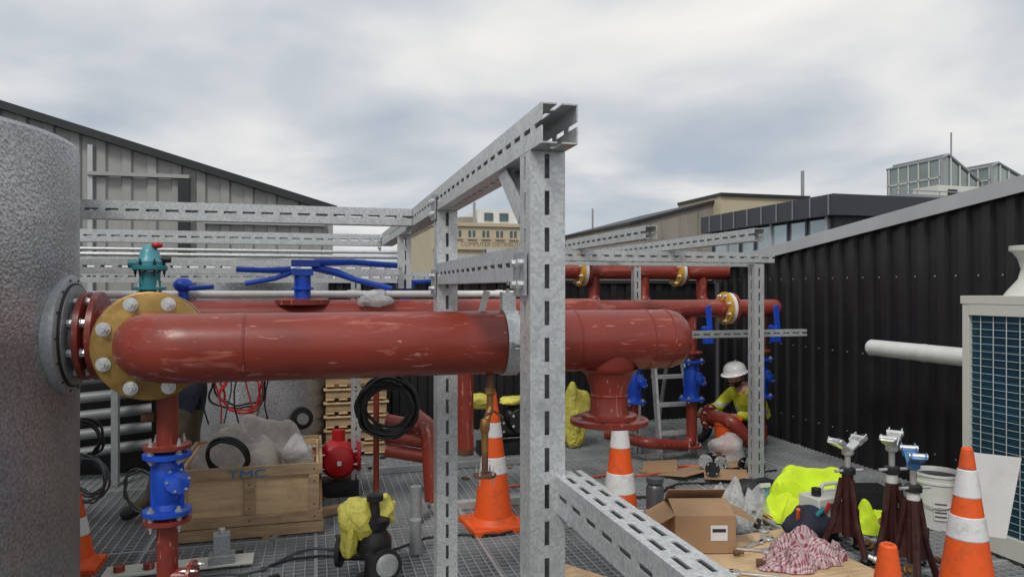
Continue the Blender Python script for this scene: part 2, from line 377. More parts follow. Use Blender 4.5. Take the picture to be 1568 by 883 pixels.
b.box(27,34,44,50,5,8.0,CREAM); b.box(26.9,34.1,43.8,50,8.0,8.2,DFLASH); b.cyl((33.6,44,8),(33.6,44,10),.12,GREYM); b.done()
b=B('dark_office_building')
b.box(18,40,21.8,30,-12,4.2,DPANEL); b.box(17.6,40.4,21.4,30.4,4.2,4.95,DPANEL)
b.box(17.9,18,22,29.8,2.0,4.12,BGLASS)
for i in range(8): b.box(17.82,17.9,22+i*1.1,22.10+i*1.1,1.9,4.2,DPANEL if i%3 else LFLASH)
for i in range(9): b.box(17.56,17.6,21.6+i*1,21.63+i*1,4.22,4.93,GREYM)
for i in range(12): b.box(19+i*1.5,20.2+i*1.5,21.7,21.8,2,3.8,GLASS)
b.box(22,38,23,29,4.95,5.3,GREYM); b.done()
b=B('rooftop_glass_pavilion')
b.box(33.9,46,32.6,40,4.5,6.9,GREYM)
for k,(x0,x1) in enumerate(((34.4,37.3),(38.0,41.5))):
    pk=x0+.5; zz=[(x0,6.9),(x1,6.9),(x1,7.7),(pk,9.25-.3*k),(x0,9.0-.3*k)]
    vs=[V((a_,33.0,c_)) for a_,c_ in zz]+[V((a_,37,c_)) for a_,c_ in zz]
    b.add(vs,[(4,3,2,1,0),(5,6,7,8,9),(0,1,6,5),(1,2,7,6),(2,3,8,7),(3,4,9,8),(4,0,5,9)],LGLASS)
    for i in range(5):
        q=zz[i];q2=zz[(i+1)%5]; b.tube([(q[0],32.95,q[1]),(q2[0],32.95,q2[1])],.08,GREYM,6)
        b.tube([(q[0],32.95,q[1]),(q[0],37,q[1])],.08,GREYM,6)
    for i in range(6): b.box(x0-.06,x0-.01,33+i*.75,33.08+i*.75,6.9,9-.3*k,WPAINT)
    b.box(x0-.06,x0-.01,33,37,7.9,7.98,WPAINT)
    for i in range(1,5):
        xx=x0+i*.65; zt=9.2-.3*k-(xx-pk)*(1.5/(x1-pk)); b.box(xx-.04,xx+.04,32.92,32.98,6.9,zt,WPAINT)
b.box(29.0,31.5,28,29.5,5.3,6.6,WPAINT); b.box(32,33.4,28,29,5.3,6.3,GREYM); b.box(29.6,30.1,27.9,28,5.5,6.4,DFLASH)
for i in range(10): b.cyl((26+i*1.3,27.5,5.0),(26+i*1.3,27.5,6.2),.03,GREYM,n=6)
b.tube([(26,27.5,6.2),(39,27.5,6.2)],.03,GREYM,6)
b.cyl((36.2,34,9),(36.2,34,10.8),.05,GREYM,n=6); b.done()
b=B('distant_city_blocks')
for i in range(26):
    x=-60+i*9+RD.uniform(-2,2); b.box(x,x+RD.uniform(5,9),95+RD.uniform(0,25),130,-12,RD.uniform(.5,4.0),RD.choice([CONC,CREAM,GREYM]))
b.done()
# ---------------------------------------------------------------- clad tank
b=B('insulated_tank')
b.lathe((-2.07,3.65,-.1),(0,0,1),[(1.0,0),(1.0,2.35),(.985,2.37),(0.02,2.40)],STUC,96)
b.lathe((-1.11,3.65,1.39),(1,0,0),[(.27,0),(.27,.05),(.26,.055),(.15,.058)],GALVD,40)
b.lathe((-1.10,3.65,1.39),(1,0,0),[(.235,0),(.235,.055)],DFLASH,40)
b.lathe((-1.10,3.65,1.39),(1,0,0),[(.225,0),(.225,.06)],GALVD,40)
for i in range(14):
    a=i*math.pi/7; b.cyl((-1.06,3.65+.25*math.cos(a),1.39+.25*math.sin(a)),(-1.05,3.65+.25*math.cos(a),1.39+.25*math.sin(a)),.006,DFLASH,n=6)
b.done()
b=B('insulated_tank')
b.lathe((-.48,7.35,0),(0,0,1),[(.6,0),(.6,1.8),(.58,1.84),(.02,1.9)],STUC,64)
b.cyl((-.15,6.9,.42),(-.12,6.78,.42),.10,BLACK); b.cyl((-.12,6.78,.42),(-.11,6.74,.42),.05,STUC)
b.done()
# ---------------------------------------------------------------- main header pipe
R0=.1365; PZ=1.365
b=B('red_header_pipe')
path=rounded([(-1.0,3.65,1.385),(-.655,3.65,1.38),(-.655,3.05,PZ),(1.57,3.05,PZ)],.19,12)
b.tube(path,R0,RED,48)
b.lathe((1.57,3.05,PZ),(1,0,0),[(R0,0),(R0*.985,.03),(R0*.9,.065),(R0*.72,.095),(R0*.4,.115),(.005,.12)],RED,48)
for xx in(-.27,1.12,1.47,1.568): b.lathe((xx-.006,3.05,PZ),(1,0,0),[(R0-.001,0),(R0+.003,.003),(R0+.003,.009),(R0-.001,.012)],REDV,48,cap=False)
b.flange((-.655,3.235,PZ),(0,1,0),.222,.04,GOLD,8,ZINC,.83,.022,.03)
b.lathe((-.655,3.3,PZ),(0,1,0),[(.22,0),(.22,.035)],GOLD,36)
b.flange((-1.0,3.65,1.385),(1,0,0),.2,.03,REDV,8,ZINC,.84,.018,.04)
b.flange((-.95,3.65,1.385),(1,0,0),.2,.03,RED,0)
b.cyl((-1.09,3.65,1.385),(-1.0,3.65,1.385),.14,GALVD)
bx=1.295
b.lathe((bx,3.05,PZ-.02),(0,0,-1),[(.118,0),(.118,.10),(.112,.125),(.088,.19),(.084,.22),(.084,.29),(.1,.335)],REDV,36,cap=False)
b.lathe((bx,3.05,PZ-.13),(0,0,-1),[(.132,0),(.124,.015),(.117,.02)],REDV,36,cap=False)
b.lathe((bx,3.05,PZ-.245),(0,0,-1),[(.084,0),(.087,.004),(.087,.009),(.084,.013)],REDV,36,cap=False)
b.flange((bx,3.05,.995),(0,0,1),.178,.026,REDV,0)
b.flange((bx,3.05,1.018),(0,0,1),.125,.02,REDV,0)
for i in range(8):
    a=i*math.pi/4+.2; b.cyl((bx+.15*math.cos(a),3.05+.15*math.sin(a),1.007),(bx+.15*math.cos(a),3.05+.15*math.sin(a),1.0095),.012,BLACK,n=10)
b.done()
b=B('brass_drain_valve')
b.cyl((.735,3.05,1.25),(.735,3.05,1.17),.018,RUST)
b.tube(rounded([(.735,3.05,1.17),(.735,3.05,1.08),(.70,3.0,1.0),(.70,3.0,.9)],.03,4),.015,BRASS,10)
b.lathe((.735,3.05,1.17),(0,0,-1),[(.018,0),(.024,.006),(.024,.03),(.018,.036)],BRASS,6)
b.lathe((.70,3.0,1.04),(0,0,-1),[(.016,0),(.022,.015),(.022,.045),(.016,.06)],BRASS,8)
b.tube([(.70,2.98,1.06),(.73,2.96,1.08),(.77,2.96,1.05)],.006,RUST,8); b.cyl((.70,3.0,.97),(.70,3.0,.82),.014,RUST)
b.flange((.70,3.0,.8),(0,0,1),.05,.012,RUST,4); b.done()
b=B('pipe_hanger_clamp')
for xx,wd in((.815,.062),):
    b.lathe((xx-wd/2,3.05,PZ),(1,0,0),[(R0+.002,0),(R0+.009,0),(R0+.009,wd),(R0+.002,wd),(R0+.002,0)],GALV,48,cap=False)
b.rbox((.83,2.88,PZ+.006),(.075,.06,.008),GALV); b.rbox((.83,2.88,PZ-.012),(.075,.06,.008),GALV)
b.cyl((.845,2.87,PZ-.03),(.845,2.87,PZ+.03),.008,ZINC,n=6); b.cyl((.845,2.87,PZ+.012),(.845,2.87,PZ+.024),.014,ZINC,n=6)
b.rbox((.815,3.05,PZ+R0+.045),(.06,.05,.075),GALV); b.cyl((.815,3.05,PZ+R0+.05),(.815,3.05,1.70),.008,ZINC)
b.cyl((.815,3.05,1.60),(.815,3.05,1.615),.03,BLACKI,n=6); b.rbox((.74,3.05,1.635),(.2,.06,.012),GALV)
b.rbox((.72,3.1,1.54),(.03,.004,.1),WHITE,ry=.25); b.done()
b=B('red_drop_pipe')
X,Y=-.615,3.36
b.cyl((X,Y,1.26),(X,Y,.92),.043,REDV); b.cyl((X,Y,.61),(X,Y,.1),.043,REDV)
b.flange((X,Y,.925),(0,0,1),.095,.02,REDV,4); b.flange((X,Y,.61),(0,0,1),.095,.02,REDV,4)
b.cyl((X,Y,.36),(X+.1,Y-.02,.36),.04,REDV); b.flange((X+.1,Y-.02,.36),(1,-.2,0),.07,.018,REDV,4)
b.cyl((X-.05,Y,1.05),(X-.1,Y,1.05),.02,RUST); b.flange((X,Y,.1),(0,0,1),.1,.02,REDV,4)
b.done()
def gate(name,X,Y,z0,z1,rf,m=BLUE):
    b=B(name); h=z1-z0
    b.flange((X,Y,z0+.012),(0,0,1),rf,.022,m,4,GALVD,.78,rf*.13,.02); b.flange((X,Y,z1-.012),(0,0,1),rf,.022,m,4,GALVD,.78,rf*.13,.02)
    b.lathe((X,Y,z0+.02),(0,0,1),[(rf*.55,0),(rf*.45,h*.10),(rf*.55,h*.22),(rf*.62,h*.45),(rf*.55,h*.68),(rf*.45,h*.8),(rf*.55,h*.9)],m,24)
    b.lathe((X,Y,z0+h*.42),(.55,-.7,.45),[(rf*.42,0),(rf*.40,rf*.75),(rf*.58,rf*.78),(rf*.58,rf*.92),(rf*.42,rf*.95),(rf*.15,rf*1.1)],m,20)
    for i in range(6):
        a=i*math.pi/3; ax=V((.55,-.7,.45)).normalized(); e1=ax.cross(V((0,0,1))).normalized(); e2=ax.cross(e1)
        p=V((X,Y,z0+h*.42))+ax*rf*.94+(e1*math.cos(a)+e2*math.sin(a))*rf*.5; b.cyl(p,p+ax*.008,.006,GALVD,n=6)
    for sg in(-1,1): b.boxv((X+sg*rf*.55,Y,z0+h*.45),(rf*.12,0,0),(0,.006,0),(0,0,h*.36),m)
    return b.done()
gate('blue_strainer_valve',-.615,3.36,.635,.90,.098)
b=B('teal_valve_gearbox')
X,Y=-.745,3.66
PT=mat('pale_teal_cap',(.10,.36,.42),.35)
b.cyl((X,Y,1.5),(X,Y,1.68),.045,TEAL); b.flange((X,Y,1.60),(0,0,1),.07,.014,TEAL,4)
b.flange((X,Y,1.695),(0,0,1),.075,.022,TEAL,6,BLACKI); b.lathe((X,Y,1.705),(0,0,1),[(.055,0),(.058,.02),(.045,.04),(.042,.06),(.03,.085),(.01,.1)],PT,20)
b.cyl((X-.09,Y,1.715),(X+.0,Y,1.715),.02,TEAL); b.blob((X+.035,Y-.02,1.80),(.025,.02,.015),BRED); b.cyl((X+.05,Y,1.735),(X+.09,Y,1.735),.015,BLACK)
b.done()
# ---------------------------------------------------------------- rear pipes
b=B('red_supply_pipe')
b.cyl((-1.6,4.67,1.42),(1.86,4.67,1.42),.11,RED,n=32); b.lathe((1.86,4.67,1.42),(1,0,0),[(.11,0),(.1,.03),(.07,.055),(.005,.065)],RED,32)
b.cyl((.955,4.67,1.35),(.955,4.67,.53),.056,REDV); b.cyl((.955,4.67,.54),(.955,4.67,.50),.058,RUST)
b.lathe((-.08,4.67,1.50),(0,0,1),[(.17,0),(.17,.03),(.12,.04)],REDV,24)
b.done()
b=B('blue_butterfly_valve')
X,Y=-.08,4.60
b.cyl((X,Y,1.5),(X,Y,1.72),.05,BLUE,n=24); b.flange((X,Y,1.60),(0,0,1),.065,.015,BLUE,4,BLUE); b.rbox((X,Y,1.70),(.13,.11,.04),BLUE)
b.rbox((X+.02,Y,1.755),(.17,.09,.04),BLUE)
b.tube([(X-.07,Y,1.715),(X-.2,Y-.02,1.71),(X-.38,Y-.02,1.715)],[.022,.018,.017],BLUE,8)
b.tube([(X-.04,Y,1.71),(X-.16,Y-.03,1.66),(X-.33,Y-.04,1.63)],[.018,.015,.015],BLUE,8)
b.tube([(X+.07,Y,1.76),(X+.3,Y,1.765),(X+.58,Y,1.745)],[.024,.020,.018],BLUE,8)
b.tube([(X+.06,Y,1.73),(X+.2,Y-.02,1.70),(X+.33,Y-.04,1.65),(X+.54,Y-.06,1.60)],[.022,.024,.018,.017],BLUE,8)
b.done()
b=B('blue_lever_valve'); b.blob((-.78,4.75,1.62),(.06,.05,.045),BLUE,.1); b.cyl((-.78,4.75,1.5),(-.78,4.75,1.6),.03,BLUE); b.tube([(-.74,4.7,1.6),(-.6,4.68,1.61)],.015,BLUE); b.done()
b=B('blue_lever_valve'); b.cyl((.62,5.2,1.5),(.62,5.2,1.62),.035,BLUE); b.tube([(.6,5.2,1.64),(.95,5.18,1.66)],.018,BLUE); b.rbox((.62,5.2,1.62),(.12,.07,.04),BLUE); b.done()
b=B('white_conduit_pipe'); b.tube([(-2.4,4.82,1.562),(1.6,4.82,1.562)],.024,WHITE,14); 
for xx in(-1,.2,1.2): b.lathe((xx,4.82,1.562),(1,0,0),[(.028,0),(.028,.05)],WHITE,14)
b.done()
b=B('thin_conduit'); b.cyl((-3,5.35,1.83),(.6,5.35,1.83),.014,GALV); b.cyl((-3,5.45,1.87),(.6,5.45,1.87),.012,GALV); b.cyl((-3,6.0,1.76),(.6,6.0,1.76),.02,WHITE); b.done()
def ringflange(b,c,r):
    b.flange((c[0]+.04,c[1],c[2]),(1,0,0),r*.97,.028,RED,0); b.lathe((c[0]-.02,c[1],c[2]),(1,0,0),[(r,0),(r,.035)],WHITE,28); b.flange((c[0]-.04,c[1],c[2]),(1,0,0),r*1.04,.035,CREAMY,8,ZINC,.82,.014,.035)
b=B('red_upper_pipe')
b.cyl((2.35,7.0,1.78),(4.36,7.0,1.78),.084,RED,n=28)
ringflange(b,(2.68,7,1.78),.155); ringflange(b,(3.79,7,1.78),.155)
for xx in(2.8,3.37,4.06): b.tube(rounded([(xx,7.0,1.75),(xx,7.0,1.42),(xx,6.3,1.42)],.12,6),.06,REDV,18)
b.done()
b=B('red_lower_pipe')
b.cyl((1.5,6.06,1.41),(4.3,6.06,1.41),.084,RED,n=28); b.lathe((4.3,6.06,1.41),(1,0,0),[(.084,0),(.08,.03),(.05,.06),(.005,.07)],RED,28)
ringflange(b,(3.8,6.06,1.41),.15)
for xx,zb in((2.81,.3),(3.41,.2),(4.15,.25)):
    b.cyl((xx,6.06,1.38),(xx,6.06,.94),.05,REDV); b.cyl((xx,6.06,.55),(xx,6.06,zb),.05,REDV)
    b.flange((xx,6.06,1.0),(0,0,1),.1,.02,REDV,0)
b.tube(rounded([(3.41,6.06,.3),(3.41,6.06,.12),(2.9,5.95,.2),(2.7,6.4,.2)],.08,5),.05,REDV,16)
b.tube(rounded([(4.15,6.06,.28),(4.15,6.06,.15),(3.9,5.8,.15),(3.7,5.85,.38),(3.62,6.1,.38)],.09,6),.065,REDV,16)
b.flange((3.62,6.1,.38),(-.3,.9,0),.12,.02,REDV,6)
b.flange((3.41,6.06,.12),(0,0,1),.1,.02,REDV,4)
b.done()
for xx in(2.81,3.41,4.15): gate('blue_gate_valve',xx,6.06,.55,.93,.12)
b=B('blue_lever_valve')
for xx in(3.5,4.22):
    b.boxv((xx,5.9,1.3),(.028,0,.01),(0,.006,0),(-.01,0,.14),BLUE); b.cyl((xx,6.0,1.22),(xx,5.88,1.22),.03,BLUE); b.rbox((xx,5.92,1.13),(.09,.05,.08),BLUE)
b.done(bevel=.003)
# ---------------------------------------------------------------- strut frames
channel('slotted_steel_post',(.61,1.91,0),(.61,1.91,1.974),off=-.002)
channel('slotted_steel_post',(.61,3.46,0),(.61,3.46,1.974))
channel('slotted_steel_beam',(.61,1.76,2.028),(.61,6.45,2.028),h=.105)
channel('slotted_steel_beam',(.61,1.962,1.67),(.61,3.408,1.67))
channel('slotted_steel_rail',(.662,1.95,1.035),(.662,.75,1.035),w=.05,h=.1)
channel('slotted_steel_rail',(.716,1.95,1.03),(.716,.75,1.03),w=.05,h=.09)
channel('slotted_steel_beam',(-3.4,4.37,2.028),(.557,4.37,2.028))
channel('slotted_steel_beam',(-3.4,6.5,2.028),(.557,6.5,2.028))
channel('slotted_steel_beam',(-3.4,5.05,1.74),(.557,5.05,1.74),h=.09)
channel('slotted_steel_beam',(-3.4,6.6,1.70),(1.2,6.6,1.70))
channel('slotted_steel_beam',(-3.4,7.6,1.86),(.5,7.6,1.86),h=.08)
channel('slotted_steel_post',(.61,5.15,1.60),(.61,5.15,1.974),w=.09,h=.09)
channel('slotted_steel_post',(.30,5.72,0),(.30,5.72,1.66),w=.07,h=.07)
channel('slotted_steel_post',(3.48,5.14,0),(3.48,5.14,1.80),w=.09,h=.09)
channel('slotted_steel_beam',(1.2,5.14,1.85),(3.62,5.14,1.85),h=.08)
channel('slotted_steel_beam',(1.95,3.95,1.94),(1.95,8.0,1.94),w=.08,h=.08)
channel('slotted_steel_beam',(2.7,3.95,1.94),(2.7,8.0,1.94),w=.08,h=.08)
channel('slotted_steel_beam',(1.2,6.4,1.86),(4.3,6.4,1.86),w=.08,h=.08)
channel('slotted_steel_post',(3.0,6.4,0),(3.0,6.4,1.81),w=.07,h=.07)
channel('slotted_steel_beam',(3.05,5.6,1.2),(4.3,5.6,1.2),w=.06,h=.06)
b=B('frame_bracket')
b.boxv((.61,2.13,1.90),(.03,0,0),(0,.115,.085),(0,-.003,.004),GALVD)
b.boxv((.578,2.13,1.90),(.003,0,0),(0,.115,.085),(0,-.02,.025),GALV)
b.done()
for (x_,y_,z_) in((.555,3.46,2.02),(.555,3.46,1.66),(.555,1.93,1.67),(.555,4.40,2.02),(.555,6.45,2.02)):
    b=B('joint_bracket'); b.box(x_-.008,x_,y_-.055,y_+.055,z_-.09,z_+.03,GALVD)
    for dy in(-.03,.03):
        for dz in(-.06,0): b.cyl((x_-.022,y_+dy,z_+dz),(x_-.007,y_+dy,z_+dz),.012,ZINC,n=6)
    b.done()
b=B('post_base_plate'); b.rbox((.61,3.46,.02),(.2,.2,.012),GALV); b.rbox((3.48,5.14,.02),(.18,.18,.012),GALV); b.done()
# ---------------------------------------------------------------- traffic cones
def cone(x,y,h,bands,rb=.135,base=.19,rz=0):
    b=B('traffic_cone')
    def r(z): return .022+(rb-.022)*(1-(z-.035)/(h-.035))
    b.rbox((x,y,.0175),(base*2,base*2,.035),ORANGE,rz)
    b.lathe((x,y,.033),(0,0,1),[(rb+.03,0),(rb+.012,.02),(rb-.002,.04)],ORANGE,32)
    cur=.05
    for z0,z1 in bands:
        b.lathe((x,y,0),(0,0,1),[(r(cur),cur),(r(z0),z0)],ORANGE,32,cap=False)
        b.lathe((x,y,0),(0,0,1),[(r(z0),z0),(r(z0)+.003,z0+.002),(r(z1)+.003,z1-.002),(r(z1),z1)],WHITEB,32,cap=False); cur=z1
    b.lathe((x,y,0),(0,0,1),[(r(cur),cur),(r(h),h),(r(h)-.008,h+.004),(r(h)-.012,h-.03)],ORANGE,32)
    return b.done(bevel=.008)
cone(1.156,4.71,.9,[(.36,.47),(.60,.70)],rz=.1)
cone(1.925,4.35,.9,[(.27,.40),(.56,.70)],rb=.13,rz=.3)
cone(2.76,2.51,.9,[(.51,.61),(.69,.81)],rb=.15,rz=.4)
cone(1.51,1.62,.9,[(.4,.52)],rb=.15,rz=.2)
cone(-1.32,4.6,.45,[(.2,.3)],rb=.1,base=.13)
# ---------------------------------------------------------------- crate
b=B('wooden_crate'); x0,x1,y0,y1=-.84,.02,4.87,5.75
b.box(x0,x1,y0,y0+.018,.10,.44,PLY); b.box(x0,x1,y1-.018,y1,.10,.44,PLY)
b.box(x0,x0+.018,y0+.02,y1-.02,.10,.44,PLY); b.box(x1-.018,x1,y0+.02,y1-.02,.10,.44,PLY); b.box(x0,x1,y0+.02,y1-.02,.08,.097,PLY)
for z0,z1 in((.09,.155),(.395,.465)): 
    b.box(x0-.02,x1+.02,y0-.024,y0-.002,z0,z1,PLYD); b.box(x0-.022,x0-.002,y0,y1,z0,z1,PLYD); b.box(x1+.002,x1+.022,y0,y1,z0,z1,PLYD); b.box(x0,x1,y1+.002,y1+.022,z0,z1,PLYD)
for xx in(x0,(x0+x1)/2-.03,x1-.065): b.box(xx,xx+.065,y0-.023,y0-.003,.157,.393,PLYD)
b.box(x0-.03,x1+.03,y0-.02,y0+.08,.012,.085,PLYD); b.box(x0-.03,x1+.03,y1-.1,y1,.012,.085,PLYD)
for xx in(x0+.03,(x0+x1)/2,x1-.03):
    for zz in(.12,.43,.2,.35): b.cyl((xx,y0-.027,zz),(xx,y0-.02,zz),.006,RUST,n=8)
co=b.done(bevel=.003)
text('TMC',(-.42,4.842,.395),.075,(math.pi/2,0,0),WTXT,co,'stencil_letters',1.5)
b=B('grey_blanket'); b.drape((-.40,5.32,.30),.38,.36,.42,GREYB,3,fr=1.6); b.done(angle=80)
b=B('white_rag'); b.blob((-.12,5.10,.47),(.11,.11,.11),CBAG,.5,40,2); b.done(angle=60)
def coil(name,c,ax,R,k,m,r=.008,sp=.014,wob=.12,rj=.06):
    b=B(name);ax=V(ax).normalized()
    for i in range(k): b.tube(ring(V(c)+ax*sp*(i-k/2)+V((0,0,RD.uniform(-.01,.01))),ax,R*(1+RD.uniform(-rj,rj)),44,wob,i+R*10),r,m,8,closed=True)
    return b.done()
coil('black_hose_coil',(.315,3.30,1.06),(.15,1,.1),.118,11,BLACK,.0085,.010,.15,.16)
coil('black_cable_coil',(-.55,4.95,.52),(.3,1,.4),.13,4,BLACK,.009)
coil('grey_cable_coil',(-1.28,4.7,.50),(.5,1,.1),.12,6,GREYC,.007,wob=.2,rj=.15)
coil('black_cable_coil',(-1.32,4.75,.72),(.4,1,.1),.11,3,BLACK,.008,wob=.2)
coil('red_cable_coil',(-.55,5.9,.80),(.1,1,.1),.16,3,REDC,.008,wob=.3)
coil('black_cable_coil',(-.58,5.95,.84),(.1,1,.1),.19,2,BLACK,.008,wob=.3)
coil('grey_cable_coil',(-.95,4.6,.42),(.3,1,.3),.14,2,GREYC,.007,wob=.3)
b=B('hanging_cables')
for i in range(7):
    x=-.75+i*.07; b.tube([V((x+.03*math.sin(k*1.1+i*2),5.4+.02*k,1.35-.12*k)) for k in range(7)],.006,[BLACK,REDC,GREYC][i%3],6)
b.done()
b=B('wooden_pallet_stack')
for k in range(6):
    z=.02+k*.13
    for i in range(3): b.box(.09,.66,7.0+i*.4,7.09+i*.4,z+.018,z+.09,PLYD)
    for i in range(5): b.box(.09+i*.12,.17+i*.12,6.98,7.92,z,z+.016,PLY)
    for i in range(6): b.box(.07,.68,6.98+i*.165,7.08+i*.165,z+.092,z+.108,PLY)
b.done(bevel=.003)
b=B('stacked_grey_tubes')
for k in range(6):
    b.tube([(-2.9,6.55,.25+k*.15),(-1.9,6.6,.25+k*.15),(-1.35,6.7,.28+k*.15)],.045,MTUBE,14)
for xx in(-2.4,-1.6): b.box(xx,xx+.05,6.45,6.52,0,1.2,GALVD)
b.box(-3.4,-1.2,6.9,6.95,0,1.25,DCLAD)
b.done()
# ---------------------------------------------------------------- floor items mid
b=B('red_pump')
X,Y=.17,5.75
b.blob((X,Y,.28),(.16,.13,.15),BRED,.1,28); b.flange((X-.16,Y-.03,.28),(1,.1,0),.13,.03,BRED,6); b.flange((X+.15,Y-.03,.3),(1,0,0),.12,.03,BRED,6)
b.lathe((X,Y-.08,.28),(0,-1,0),[(.09,0),(.11,.02),(.11,.06),(.05,.09)],BRED,20); b.cyl((X,Y,.4),(X,Y,.5),.05,BRED); b.rbox((X,Y,.06),(.3,.2,.12),BLACKI)
b.rbox((X,Y-.19,.28),(.03,.02,.03),WHITE); b.done()
b=B('red_pipe_manifold')
b.tube(rounded([(.72,5.5,.62),(.82,5.3,.55),(.84,5.2,.05)],.12,6),.075,REDV,20)
for k in range(3):
    z=.56-k*.11; b.tube([(.8,5.35,z),(.52,5.42,z+.05)],.05,RED,18); b.cyl((.52,5.42,z+.05),(.505,5.424,z+.052),.056,RED)
b.done()
b=B('thin_red_pipe'); b.cyl((.44,5.5,.05),(.44,5.5,1.2),.022,REDV); b.done()
b=B('wrapped_valve_assembly')
X,Y=.31,3.96
b.lathe((X,Y,.02),(0,0,1),[(.1,0),(.1,.02),(.06,.03),(.055,.1),(.09,.16),(.09,.22),(.06,.27),(.08,.3),(.08,.33),(.03,.35),(.022,.42),(.045,.43),(.045,.46),(.02,.47)],BLACKI,24)
b.lathe((X+.02,Y-.05,.14),(.2,-1,.1),[(.05,0),(.05,.1),(.085,.105),(.085,.13),(.055,.132),(.05,.10)],BLACKI,24)
b.lathe((X+.05,Y-.18,.155),(.2,-1,.1),[(.06,0),(.05,.012),(.03,.014)],GALVD,20)
b.lathe((X-.05,Y+.05,.16),(-1,.3,0),[(.05,0),(.05,.12),(.085,.125),(.085,.15)],BLACKI,24)
b.blob((X-.085,Y+.04,.35),(.11,.11,.10),YBAG,.45,48,4); b.blob((X+.05,Y+.08,.37),(.08,.09,.07),YBAG,.45,40,6); b.blob((X-.13,Y,.26),(.05,.07,.10),YBAG,.45,40,9)
b.done(angle=60)
b=B('steel_pipe_offcut'); b.cyl((.58,4.32,.01),(.58,4.32,.21),.036,GALVD); b.cyl((.66,4.9,.01),(.66,4.9,.25),.04,GALVD); b.done()
b=B('steel_base_plate')
b.rbox((-.74,4.42,.03),(.78,.16,.014),WPAINT,.03); b.rbox((-.52,4.40,.06),(.14,.1,.05),GALVD,.1); b.rbox((-.52,4.40,.14),(.09,.09,.12),GALVD,.1); b.cyl((-.52,4.40,.2),(-.52,4.40,.23),.02,ZINC,n=6)
for xx in(-1.05,-.9): b.cyl((xx,4.4,.035),(xx,4.4,.07),.03,REDV)
b.done(bevel=.003)
b=B('steel_base_plate'); b.rbox((.27,3.75,.02),(.5,.3,.012),WPAINT,.05); b.done()
b=B('galvanised_floor_channel'); b.rbox((1.35,5.13,.03),(1.1,.08,.05),GALV,.02); b.rbox((1.6,5.25,.02),(.9,.06,.04),GALVD,-.02); b.rbox((1.3,6.3,.03),(1.6,.07,.05),GALVD,.03); b.done()
b=B('timber_offcut'); b.rbox((.25,5.3,.03),(.6,.1,.04),PLYD,.4); b.rbox((1.4,3.55,.04),(.45,.16,.05),PLY,-1.0); b.rbox((1.32,3.35,.03),(.5,.1,.04),PLY,-.9); b.done()
b=B('black_hose'); b.tube([V((1.2+.05*k,3.3+.12*math.sin(k*.9),.05+.03*math.sin(k*.6))) for k in range(12)],.022,BLACK,10); b.done()
b=B('floor_cables')
for i,(x0_,y0_,dx_,dy_) in enumerate(((-.3,4.3,.16,.03),(1.5,5.5,.15,.02),(2.2,5.0,.13,.04),(-1.0,4.0,.1,.05))):
    b.tube([V((x0_+dx_*k,y0_+dy_*k+.08*math.sin(k*1.2+i),.012)) for k in range(14)],.008,[BLACK,AMB,BLACK,GREYC][i],8)
b.done()
b=B('loose_debris')
for i in range(60):
    x=RD.uniform(-.9,3.9);y=RD.uniform(4.0,7.4); s_=RD.uniform(.012,.04)
    b.rbox((x,y,.012),(s_*2,s_,.014),RD.choice([CARD,PLYD,GALVD,BLACKI,RUST,WHITE]),RD.uniform(0,3))
b.done()
b=B('black_valve_cluster')
X,Y=1.86,6.75
for dx,dz in((-.2,.3),(0,.35),(.18,.28)): b.blob((X+dx,Y,dz),(.11,.11,.13),BLACKI,.15,22,dx*9)
b.flange((X+.05,Y-.12,.33),(0,1,0),.12,.03,BLACKI,6); b.flange((X-.2,Y-.12,.28),(.3,1,0),.1,.03,BLACKI,6); b.cyl((X-.3,Y,.2),(X+.3,Y,.2),.05,BLACKI); b.rbox((X,Y,.06),(.7,.2,.12),BLACKI)
for i in range(3): b.cyl((X-.2+i*.2,Y,.45),(X-.2+i*.2,Y,.56),.02,[ZINC,BLACKI,RUST][i])
b.done()
b=B('yellow_plastic_wrap'); b.blob((2.52,6.80,.3),(.14,.12,.30),YBAG,.4,44,3,floor=0); b.done(angle=60)
b=B('yellow_plastic_wrap'); b.blob((1.5,6.7,.52),(.14,.1,.07),YBAG,.4,34,8); b.blob((1.85,6.7,.52),(.13,.1,.04),YBAG,.4,34,9); b.blob((1.35,6.75,.42),(.07,.08,.14),YBAG,.4,34,9); b.done(angle=60)
b=B('white_rag'); b.blob((.36,4.55,1.54),(.11,.06,.05),CBAG,.5,36,12); b.done(angle=60)  # white rag lying on the rear pipe, drawn with the clear bag material
b=B('step_ladder')
for sx in(-.2,.2):
    b.boxv((3.33+sx*.85,6.30,.58),(.012,0,0),(0,.04,.0),(-sx*.12,.14,.58),GALV); b.boxv((3.33+sx*.85,6.80,.58),(.010,0,0),(0,.02,0),(-sx*.1,-.2,.58),GALV)
for k in range(4): b.rbox((3.33,6.22+k*.07,.22+k*.26),(.38-k*.02,.09,.03),GALV)
b.rbox((3.33,6.5,1.17),(.3,.22,.04),GALV); b.done()
